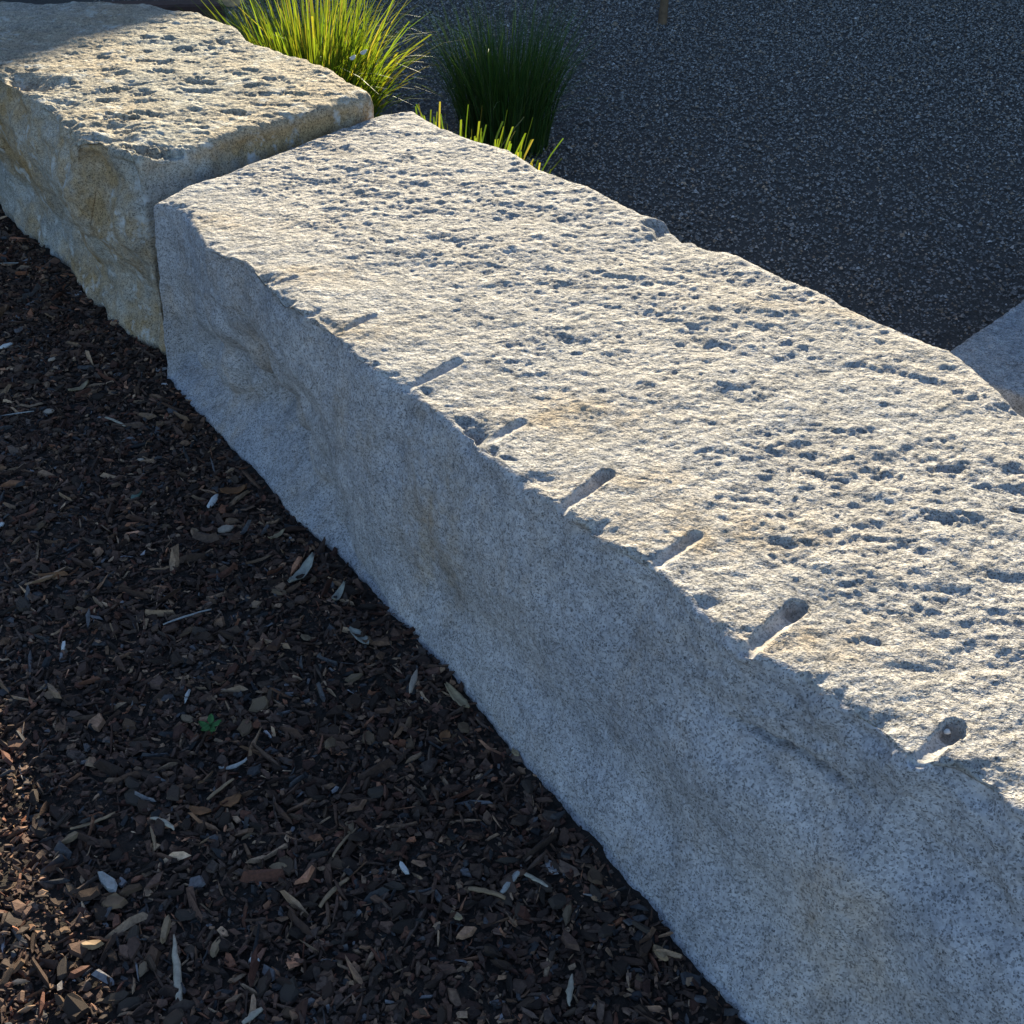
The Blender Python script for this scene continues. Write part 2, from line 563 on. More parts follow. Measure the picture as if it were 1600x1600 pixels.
        if deep < 1.1:
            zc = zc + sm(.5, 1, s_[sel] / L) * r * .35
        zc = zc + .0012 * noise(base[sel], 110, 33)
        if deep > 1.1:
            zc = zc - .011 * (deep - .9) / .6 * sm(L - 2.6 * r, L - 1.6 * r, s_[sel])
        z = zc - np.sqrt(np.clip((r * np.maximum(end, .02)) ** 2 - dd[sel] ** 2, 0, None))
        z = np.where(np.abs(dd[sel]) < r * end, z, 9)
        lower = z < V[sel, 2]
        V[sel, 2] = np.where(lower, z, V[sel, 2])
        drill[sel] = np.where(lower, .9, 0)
    return V, drill


zt = lambda q: H2 + .020 * math.exp(-((q - .22) / .11) ** 2)
F2w = world_curve(F2, zt, None, (1.12, .22, H2))
B2w = world_curve(B2, H2, None, (1.75, .75, H2))
G2w = world_curve(G2, 0.0, None, (.92, .12, 0))
Bd2w = B2w.copy(); Bd2w[:, 2] = -.02; Bd2w[:, 0] -= .02
ss = np.linspace(0, 1, 900) ** 1.0
ss = .002 + .998 * (1 - (1 - ss) ** 1.12)
long_block = stone('granite_block', F2w, B2w, G2w, Bd2w, ss, 120, 215, 24, .010, .045, .022, (True, True), shape_long, M_long, 50)
tag(long_block, 'long pale granite block with a row of drill grooves along its front edge', 'stone block', 'granite blocks of the low garden wall')

# ---- ochre block at the far end
H1 = .535
F1 = [(222, 252), (200, 246), (180, 240), (150, 222), (112, 224), (92, 190), (62, 162), (30, 141), (0, 126), (-70, 92), (-170, 62)]
B1 = [(588, 150), (562, 130), (500, 100), (430, 76), (392, 60), (370, 40), (312, 20), (282, 14), (232, 4), (150, 1), (60, 2), (-60, 0)]
G1 = [(266, 566), (200, 512), (130, 450), (60, 382), (0, 326), (-90, 245), (-190, 172)]
PITS1 = [(185, 188, .05, .035, .022), (310, 128, .06, .03, .018), (160, 157, .035, .025, .014), (365, 177, .05, .02, .014), (250, 100, .05, .04, .010), (430, 130, .05, .04, .010),
         (238, 240, .09, .05, .030), (95, 130, .05, .04, .010), (340, 70, .05, .05, .010)]


def shape_ochre(V, nn, top, vt, uu):
    base = V.copy()
    fx = np.zeros(len(V), dtype=np.float32)
    for sc, a in ((3, .022), (7, .018), (14, .011), (32, .0045), (80, .002)):
        fx += a * 1.5 * noise(base, sc, 140 + int(sc))
    face = (vt >= -.3) & (vt < 1.0)
    t = np.clip(vt, 0, 1)
    fx -= np.where(face, .03 * np.exp(-((t - .25) / .16) ** 2), 0)
    fx += np.where(face, .03 * np.exp(-((t - .72) / .2) ** 2), 0)
    arris = np.exp(-((vt - 1.0) / .10) ** 2) * ((vt > .5) & (vt < 1.5))
    fx_ar = -np.clip(noise(base, 9, 15) * 1.4, 0, 1) * .040 - np.clip(noise(base, 24, 16) * 1.4, 0, 1) * .014
    cap = vt < -5
    fx = np.where(cap, fx * .5, fx)
    d = rough_top(base, nn, top, 23, 1.0) * top + fx * (1 - top) + arris * fx_ar
    V = V + nn * d[:, None]
    lst = []
    for (x, y, w, l, dep) in PITS1:
        p = at(x, y, H1)
        lst.append((p[0], p[1] + .4 * l, w, l, dep, random.uniform(-.35, .1)))
    r2 = random.Random(5)
    for _ in range(150):
        a = at(*r2.choice(F1[:9]), H1); b = at(*r2.choice(B1[:8]), H1)
        p = a + (b - a) * r2.uniform(.1, .95)
        w = .014 + .03 * r2.random() ** 2
        lst.append((p[0], p[1], w, w * r2.uniform(.5, .9), w * r2.uniform(.16, .3), r2.uniform(-.6, .4)))
    V[:, 2] += pits(V, top, lst, np.zeros(len(V))) * top
    return V, np.zeros(len(V), dtype=np.float32)


F1w, B1w, G1w = world_curve(F1, H1), world_curve(B1, H1), world_curve(G1, 0)
Bd1w = B1w.copy(); Bd1w[:, 2] = -.02
ochre_block = stone('granite_block', F1w, B1w, G1w, Bd1w, np.linspace(.026, .985, 400), 90, 190, 20, .022, .03, .028, (True, True), shape_ochre, M_ochre, 50)
tag(ochre_block, 'ochre stained granite block with lumpy brown front face and shaded far end', 'stone block', 'granite blocks of the low garden wall')

# ---- low slab behind the long block
HS = .14
s0, s1 = at(1497, 538, HS), at(1640, 441, HS)
d1 = (s1 - s0) / np.linalg.norm(s1 - s0)
d2 = np.array([d1[1], -d1[0], 0])
FS = np.array([s0 - d1 * .12 + d2 * .62, s0 + d1 * 1.0 + d2 * .62])
BS = np.array([s0 - d1 * .12, s0 + d1 * 1.0])
GS, BdS = FS.copy(), BS.copy()
GS[:, 2] = BdS[:, 2] = 0


def shape_slab(V, nn, top, vt, uu):
    fx = np.zeros(len(V), dtype=np.float32)
    for sc, a in ((4, .005), (14, .003), (40, .0022), (90, .0014)):
        fx += a * 1.5 * noise(V, sc, 340 + int(sc))
    return V + nn * fx[:, None], np.zeros(len(V), dtype=np.float32)


slab = stone('stone_slab', FS, BS, GS, BdS, np.linspace(0, 1, 200), 20, 120, 12, .012, .010, .012, (True, True), shape_slab, M_plain, 20)
tag(slab, 'flat blue grey stone slab lying in shade behind the long block', 'stone slab')

# ------------------------------------------------------------------ ground


def sheet(name, x0, x1, y0, y1, nx, ny, zf, mat, kind='structure'):
    X, Y = np.meshgrid(np.linspace(x0, x1, nx), np.linspace(y0, y1, ny), indexing='ij')
    V = np.stack([X.ravel(), Y.ravel(), np.zeros(X.size)], axis=1)
    V[:, 2] = zf(V)
    i = np.arange(nx * ny).reshape(nx, ny)
    q = np.stack([i[:-1, :-1], i[1:, :-1], i[1:, 1:], i[:-1, 1:]], axis=-1).reshape(-1, 4)
    o = link(name, poly_mesh(name, V, [q]), mat)
    return tag(o, kind=kind)


def soil_mat(name, a, b, scale):
    t = NT(name)
    t.set('Base Color', t.ramp(t.noise(scale, 5, .7), [(.35, a), (.65, b)]))
    t.set('Roughness', .95)
    t.bump(t.noise(scale * 1.5, 4, .7), .8, .01)
    return t.m


M_soil = soil_mat('soil', (.010, .007, .005), (.035, .022, .015), 90)
M_gravel_bed = soil_mat('gravel_bed', (.02, .02, .02), (.10, .095, .085), 150)
M_earth = soil_mat('earth', (.05, .04, .03), (.10, .085, .065), 3)
sheet('ground', -120, 120, -120, 120, 3, 3, lambda V: np.full(len(V), -.06), M_earth)


def mulch_z(V):
    P = np.array(V, dtype=float).copy(); P[:, 2] = 0
    return .022 * noise(P, 2.2, 500) + .010 * noise(P, 8, 501) + .004 * noise(P, 30, 502) - .004


# the wall line splits mulch from gravel: signed distance, positive on the mulch side
wall_line = np.concatenate([[(-3.6, 6.6)], G1w[::-1][:, :2], G2w[:, :2]])


def side_of(P):
    """> 0 in front of the wall (mulch side): distance to the foot of the wall"""
    best = np.full(len(P), 1e9); sign = np.zeros(len(P))
    for a, b in zip(wall_line[:-1], wall_line[1:]):
        ab = b - a; L = np.linalg.norm(ab)
        if L < 1e-5:
            continue
        rel = P[:, :2] - a
        t = np.clip((rel @ ab) / L ** 2, 0, 1)
        d = np.linalg.norm(rel - t[:, None] * ab, axis=1)
        cr = ab[0] * rel[:, 1] - ab[1] * rel[:, 0]
        m = d < best
        best[m] = d[m]; sign[m] = -np.sign(cr[m])
    return best * sign


bed = sheet('mulch_bed', -3.2, 1.2, -.6, 5.2, 220, 290, mulch_z, M_soil)
sheet('gravel_ground', -3.0, 9.0, -1.0, 11.0, 140, 140, lambda V: np.full(len(V), -.012) + .006 * noise(V, 1.2, 7) - .09 * sm(-.32, -.10, side_of(V)), M_gravel_bed)
# the bed dips under the gravel ground behind the wall
me = bed.data
co = np.empty(len(me.vertices) * 3, dtype=np.float32); me.vertices.foreach_get('co', co); co = co.reshape(-1, 3)
co[:, 2] -= .08 * sm(-.05, -.25, side_of(co))
me.vertices.foreach_set('co', co.ravel()); me.update()


# ------------------------------------------------------------------ flakes
def flakes(pos, a, b, th, yaw, tilt, tilt_dir, k, jit, r, bottom=False):
    """irregular flat k-sided chips, one per row of pos"""
    n = len(pos)
    ang = (np.arange(k)[None, :] + r.uniform(-.33, .33, (n, k))) * 2 * math.pi / k
    rad = 1 + r.uniform(-jit, jit, (n, k))
    x = np.cos(ang) * rad * a[:, None]; y = np.sin(ang) * rad * b[:, None]
    z0 = np.zeros((n, k)); z1 = th[:, None] * (1 + r.uniform(-.5, .5, (n, k)))
    curl = r.uniform(-.25, .35, n)[:, None] * (np.cos(ang) ** 2) * a[:, None]
    V0 = np.stack([x, y, z0 + curl], axis=2)
    V1 = np.stack([x * .82, y * .82, z1 + curl * .9], axis=2)
    V = np.concatenate([V0, V1], axis=1)                         # (n, 2k, 3)
    c, s_ = np.cos(yaw)[:, None], np.sin(yaw)[:, None]
    X = V[:, :, 0] * c - V[:, :, 1] * s_; Y = V[:, :, 0] * s_ + V[:, :, 1] * c; Z = V[:, :, 2]
    # tilt about a horizontal axis
    cx, sx = np.cos(tilt_dir)[:, None], np.sin(tilt_dir)[:, None]
    u = X * cx + Y * sx; w = -X * sx + Y * cx
    ct, st = np.cos(tilt)[:, None], np.sin(tilt)[:, None]
    u2 = u * ct - Z * st; Z2 = u * st + Z * ct
    X = u2 * cx - w * sx; Y = u2 * sx + w * cx
    V = np.stack([X, Y, Z2], axis=2) + pos[:, None, :]
    base = (np.arange(n) * 2 * k)[:, None]
    i = np.arange(k); j = (i + 1) % k
    q = np.stack([i, j, j + k, i + k], axis=1)
    Q = (base[:, :, None] + q[None]).reshape(-1, 4)
    T = base + (np.arange(k) + k)[None]
    fs = [Q, T]
    if bottom:
        fs.append(base + np.arange(k)[None, ::-1])
    return V.reshape(-1, 3), fs


def visible_margin(P):
    """density weight: full in and close to the frame"""
    d = P - np.array([0, 0, CAM_H])
    w = d @ _F
    x = d[:, 0] / w * _f; y = d @ _U / w * _f
    return (np.abs(x) < 900) & (np.abs(y) < 900) & (w > 0)


N = 300000
P = np.stack([rng.uniform(-2.4, .9, N), rng.uniform(.2, 4.6, N), np.zeros(N)], axis=1)
sd = side_of(P)
vis = visible_margin(P)
keep = (sd > .004) & (sd < 3) & (rng.random(N) < np.where(vis, .92, .28))
P, sd, vis = P[keep], sd[keep], vis[keep]
# thin out with distance: far chips are smaller than a pixel or two
n = len(P)
size = np.exp(rng.normal(math.log(.0064), .48, n)); size = np.clip(size, .0025, .022)
asp = rng.uniform(.22, .75, n)
spl = rng.random(n) < .17
asp[spl] = rng.uniform(.05, .15, spl.sum()); size[spl] *= 1.9
P[:, 2] = mulch_z(P) + rng.uniform(-.003, .009, n)
P[:, 2] += np.exp(-(sd / .02) ** 2) * rng.uniform(-.008, .004, n)
tilt = rng.normal(0, .52, n)
V, fs = flakes(P, size, size * asp, size * rng.uniform(.12, .4, n), rng.uniform(0, 6.28, n), tilt, rng.uniform(0, 6.28, n), 5, .24, rng)
pal = np.array([c for _, c in BARK_RAMP]); pp = np.array([p for p, _ in BARK_RAMP])
q = np.clip(rng.random(n) ** 1.25, 0, 1)
q = np.where(spl, np.clip(q + .15, 0, 1), q)
cl = np.stack([np.interp(q, pp, pal[:, k]) for k in range(3)], axis=1) * np.exp(rng.normal(.22, .32, (n, 1)))
cl *= .84 * np.array([1.05, .96, .97])
red = rng.random(n) < .16
cl[red] *= np.array([1.22, .90, .82])
grey = rng.random(n) < .08
cl *= 1.0
cl[grey] = cl[grey].mean(axis=1, keepdims=True) * np.array([1.0, .93, .95])
me = poly_mesh('bark_mulch', V, fs, smooth=False)
attr(me, 'tint', np.repeat(cl, 10, axis=0))
mulch = link('bark_mulch', me, chip_mat('bark_mulch'), bed)
tag(mulch, kind='stuff')

# larger chips, each a piece of its own
M_chip = chip_mat('bark_chip', by_object=True)
variants = []
for k in range(14):
    r = np.random.default_rng(100 + k)
    a = np.array([1.0]); b = np.array([[.75, .6, .5, .42, .3, .24, .18][k % 7]])
    V, fs = flakes(np.zeros((1, 3)), a, b, np.array([.22 + .12 * r.random()]), np.zeros(1), np.zeros(1), np.zeros(1), 8, .24, r, True)
    m_ = poly_mesh('bark_chip', V, fs, smooth=False)
    m_.materials.append(M_chip)
    variants.append(m_)
r = random.Random(3)
made = 0
while made < 300:
    px, py = r.uniform(5, 1150), r.uniform(360, 1598)
    p = at(px, py, 0)
    if side_of(p[None])[0] < .02 or r.random() > (py / 1600) ** .5:
        continue
    s_ = r.uniform(.012, .021) * (1.15 if made % 7 > 4 else 1)
    o = link('bark_chip', variants[made % 14], None, bed)
    z = float(mulch_z(p[None])[0])
    o.location = (p[0], p[1], z + r.uniform(.004, .010))
    o.rotation_euler = (r.gauss(0, .25), r.gauss(0, .25), r.uniform(0, 6.28))
    o.scale = (s_, s_, s_ * r.uniform(.7, 1.1))
    made += 1

# ------------------------------------------------------------------ gravel
N = 360000
P = np.stack([rng.uniform(-2.2, 4.8, N), rng.uniform(.2, 9.2, N), np.zeros(N)], axis=1)
sd = side_of(P)
d = P - np.array([0, 0, CAM_H]); w = d @ _F
xx, yy = d[:, 0] / w * _f + 800, 800 - d @ _U / w * _f
in_view = (xx > 240) & (xx < 1690) & (yy > -60) & (yy < 700)
dist = np.linalg.norm(d, axis=1)
keep = (sd < -.30) & (rng.random(N) < np.where(in_view, np.clip(6.6 / dist, 0, 1), np.where((P[:, 0] < 3.4) & (P[:, 1] < 7), .42, .12)))
P = P[keep]; dist = dist[keep]
n = len(P)
size = np.exp(rng.normal(math.log(.0042), .30, n)) * (1 + .06 * np.clip(dist - 3, 0, 5))
P[:, 2] = rng.uniform(-.010, -.002, n)
# each stone a faceted lump: four corners and a peak
ang = rng.uniform(0, 6.28, n)[:, None] + (np.arange(4)[None] + rng.uniform(-.3, .3, (n, 4))) * math.pi / 2
rad = size[:, None] * rng.uniform(.65, 1.25, (n, 4))
V = np.zeros((n, 5, 3))
V[:, :4, 0] = P[:, None, 0] + np.cos(ang) * rad
V[:, :4, 1] = P[:, None, 1] + np.sin(ang) * rad
V[:, :4, 2] = P[:, None, 2] + size[:, None] * rng.uniform(-.2, .45, (n, 4))
V[:, 4, 0] = P[:, 0] + size * rng.uniform(-.35, .35, n)
V[:, 4, 1] = P[:, 1] + size * rng.uniform(-.35, .35, n)
V[:, 4, 2] = P[:, 2] + size * rng.uniform(.6, 1.2, n)
V = V.reshape(-1, 3)
i_ = np.arange(4)
fs = [((np.arange(n) * 5)[:, None, None] + np.stack([i_, (i_ + 1) % 4, np.full(4, 4)], axis=1)[None]).reshape(-1, 3)]
g = np.exp(rng.normal(math.log(.165), .33, n)); g = np.clip(g, .04, .5)
cl = 1.3 * g[:, None] * np.array([1.0, .97, .92])
wm = rng.random(n) < .15
cl[wm] *= np.array([1.2, .95, .72])
me = poly_mesh('gravel', V, fs, smooth=False)
attr(me, 'tint', np.repeat(cl, 5, axis=0))
gravel = link('gravel', me, chip_mat('gravel_stone', rough=.9))
tag(gravel, 'dark grey fine gravel spread in shade behind the wall', kind='stuff')

# ------------------------------------------------------------------ grass tufts


TINTS = [(1, 1, 1)] * 6 + [(1.25, 1.1, .9), (.75, .9, 1.0), (1.5, 1.05, 1.3), (.6, .75, .9), (1.9, 1.2, 2.6)]


def blades(name, base, n, spread, length, lean, width, mat, r, cut=False, segs=6, lean_dir=None):
    V, Q, T_ = [], [], []
    for _ in range(n):
        tint = r.choice(TINTS); dim = r.uniform(.65, 1.25); kink = r.randrange(2, segs) if r.random() < .22 else 99
        a = r.uniform(0, 2 * math.pi)
        if lean_dir is not None and r.random() < .35:
            a = lean_dir + r.gauss(0, .7)
        rad = spread * math.sqrt(r.random())
        b = np.array([base[0] + rad * math.cos(a), base[1] + rad * math.sin(a), base[2]])
        L = length * r.uniform(.55, 1.08)
        ln = lean * r.uniform(.1, 1.0) * (.4 + rad / spread)
        hd = np.array([math.cos(a + r.gauss(0, .3)), math.sin(a + r.gauss(0, .3)), 0])
        w = width * r.uniform(.7, 1.25)
        tw = r.uniform(0, math.pi)
        sd_ = np.array([math.cos(tw), math.sin(tw), 0])
        p = b.copy(); ang = ln * .25
        i0 = len(V)
        for k in range(segs + 1):
            t = k / segs
            ww = w * ((1 - .25 * t) if cut else (1 - t ** 2.2) + .05)
            V.append(p - sd_ * ww / 2); V.append(p + sd_ * ww / 2)
            T_ += [[x * dim for x in tint]] * 2
            ang = ln * (.25 + 1.0 * t ** 1.5) + (.7 if k >= kink else 0)
            p = p + (hd * math.sin(ang) + np.array([0, 0, math.cos(ang)])) * L / segs
            if k < segs:
                Q.append((i0 + 2 * k, i0 + 2 * k + 1, i0 + 2 * k + 3, i0 + 2 * k + 2))
    me = poly_mesh(name, np.array(V), [np.array(Q)])
    attr(me, 'tint', np.array(T_))
    return me


def grass_mat(name, a, b, trans):
    t = NT(name)
    c = t.ramp(t.noise(9, 3, .6), [(.35, a), (.65, b)])
    c = t.mix(1, c, t.attr('tint', 'Color'), 'MULTIPLY')
    t.set('Base Color', c)
    t.set('Roughness', .45)
    tr = t.n.new('ShaderNodeBsdfTranslucent')
    t.l.new(t.mix(1, c, (1.5, 1.25, .5), 'MULTIPLY'), tr.inputs['Color'])
    mx = t.n.new('ShaderNodeMixShader')
    mx.inputs[0].default_value = trans
    t.l.new(t.b.outputs[0], mx.inputs[1]); t.l.new(tr.outputs[0], mx.inputs[2])
    t.l.new(mx.outputs[0], t.out.inputs['Surface'])
    return t.m


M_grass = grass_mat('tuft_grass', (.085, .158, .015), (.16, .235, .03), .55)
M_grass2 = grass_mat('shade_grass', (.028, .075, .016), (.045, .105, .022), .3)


def tuft(label, base, group, parts, mat):
    root = bpy.data.objects.new('grass_tuft', None)
    root.location = base
    COL.objects.link(root)
    tag(root, label, 'grass tuft', group)
    for nm, me in parts:
        o = link(nm, me, mat, root)
    return root


GRP = 'grass tufts growing behind the wall'
r = random.Random(21)
t1 = at(470, 130, .30); t1[2] = 0
tb = [t1[0] + .02, t1[1] + .12, 0]
tuft('large sunlit yellow green grass tuft behind the ochre block', tb, GRP,
     [('blades', blades('blades', (0, 0, 0), 1150, .17, .62, 1.15, .0085, None, r)),
      ('trimmed_blades', blades('trimmed_blades', (.03, -.03, 0), 160, .14, .50, .8, .008, None, r, True))], M_grass)
t3 = at(735, 215, .40); t3[2] = 0
tuft('small grass tuft whose trimmed tips show over the back edge of the long block', [t3[0] - .07, t3[1] + .13, 0], GRP,
     [('trimmed_blades', blades('trimmed_blades', (0, 0, 0), 420, .25, .362, .6, .0075, None, r, True))], M_grass)
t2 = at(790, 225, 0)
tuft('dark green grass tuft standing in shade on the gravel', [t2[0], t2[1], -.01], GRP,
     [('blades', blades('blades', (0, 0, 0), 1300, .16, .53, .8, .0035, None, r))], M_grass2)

# ------------------------------------------------------------------ loose things on the mulch
M_pale = plain('pale_wood', (.34, .29, .22), scale=70)
M_tan = plain('tan_wood', (.24, .155, .085), scale=70)
M_greywood = plain('grey_wood', (.30, .29, .27), scale=70)
M_leaf = plain('tan_leaf', (.36, .27, .16), scale=45, trans=.2)
M_leafb = plain('brown_leaf', (.20, .12, .065), scale=45, trans=.2)
M_leafg = plain('grey_leaf', (.34, .33, .28), scale=45, trans=.2)
M_rust = plain('rust_leaf', (.24, .105, .04), scale=45, trans=.2)
M_white = plain('white_stone', (.55, .54, .52), scale=60, var=.15)
M_peb = plain('pebble_stone', (.34, .27, .21), scale=60, var=.25)
M_green = plain('green_leaf', (.06, .19, .05), scale=45, trans=.3)
M_greygreen = plain('grey_green', (.10, .15, .12), scale=45)


def leaf_mesh(L, W, curl, r, vein=True):
    n = 8
    V, Q = [], []
    bend = r.uniform(-.3, .3)
    for i in range(n + 1):
        t = i / n
        w = W * (math.sin(math.pi * min(1, t * .93 + .05)) ** .7) * (1 + r.uniform(-.12, .12))
        x = (t - .5) * L
        z = curl * L * (2 * t - 1) ** 2 + r.uniform(-.02, .02) * L
        y0 = bend * L * .3 * math.sin(math.pi * t)
        for s_ in (-1, -.5, 0, .5, 1):
            V.append((x, y0 + s_ * w / 2, z + abs(s_) * W * .22 * (1 + r.uniform(-.3, .3))))
    for i in range(n):
        for k in range(4):
            a = i * 5 + k
            Q.append((a, a + 5, a + 6, a + 1))
    nv = len(V)
    V2 = V + [(x, y, z - .0008) for x, y, z in V]
    Q2 = Q + [tuple(reversed([q_ + nv for q_ in qq])) for qq in Q]
    rim = [i * 5 for i in range(n + 1)] + [n * 5 + k for k in range(1, 5)] + [i * 5 + 4 for i in range(n - 1, -1, -1)] + [3, 2, 1]
    for a, b in zip(rim, rim[1:] + rim[:1]):
        Q2.append((b, a, a + nv, b + nv))
    return poly_mesh('leaf', np.array(V2), [np.array(Q2)])


def stick_mesh(L, W, bend, r, taper=.5):
    n, k = 9, 6
    V, Q = [], []
    for i in range(n + 1):
        t = i / n
        w = W * (1 - taper * abs(2 * t - 1) ** 1.8) * (1 + r.uniform(-.12, .12)) / 2
        x = (t - .5) * L; y = bend * L * (1 - (2 * t - 1) ** 2) + r.uniform(-.1, .1) * W
        for j in range(k):
            a = 2 * math.pi * j / k
            V.append((x, y + w * math.cos(a), .55 * w * math.sin(a)))
    for i in range(n):
        for j in range(k):
            Q.append((i * k + j, i * k + (j + 1) % k, (i + 1) * k + (j + 1) % k, (i + 1) * k + j))
    ends = [np.array([list(range(k))[::-1]]), np.array([[n * k + j for j in range(k)]])]
    return poly_mesh('stick', np.array(V), [np.array(Q)] + ends)


def pebble_mesh(a, b, c, r):
    n, k = 7, 10
    V, Q = [], []
    sd_ = r.randrange(1000)
    for i in range(n + 1):
        th = math.pi * i / n
        for j in range(k):
            ph = 2 * math.pi * j / k
            V.append((math.sin(th) * math.cos(ph), math.sin(th) * math.sin(ph), math.cos(th)))
    V = np.array(V)
    V = V * (1 + .3 * noise(V, 1.3, sd_)[:, None]) * np.array([a, b, c])
    for i in range(n):
        for j in range(k):
            Q.append((i * k + j, (i + 1) * k + j, (i + 1) * k + (j + 1) % k, i * k + (j + 1) % k))
    return poly_mesh('pebble', V, [np.array(Q)])


def block_chip(L, W, th, r):
    rr = np.random.default_rng(r.randrange(9999))
    V, fs = flakes(np.zeros((1, 3)), np.array([L / 2]), np.array([W / 2]), np.array([th]), np.array([0.0]), np.zeros(1), np.zeros(1), 8, .14, rr, True)
    return poly_mesh('chip', V, fs, smooth=False)


def place(o, px, py, px2=None, py2=None, lift=.012, tilt=0.0):
    p = at(px, py, .005)
    if px2 is not None:
        q = at(px2, py2, .005)
        mid = (p + q) / 2
        o.rotation_euler = (tilt, 0, math.atan2(q[1] - p[1], q[0] - p[0]))
        p = mid
    o.location = (p[0], p[1], float(mulch_z(p[None])[0]) + lift)
    return o


def span(a, b):
    return float(np.linalg.norm(at(*a) - at(*b)))


r = random.Random(77)
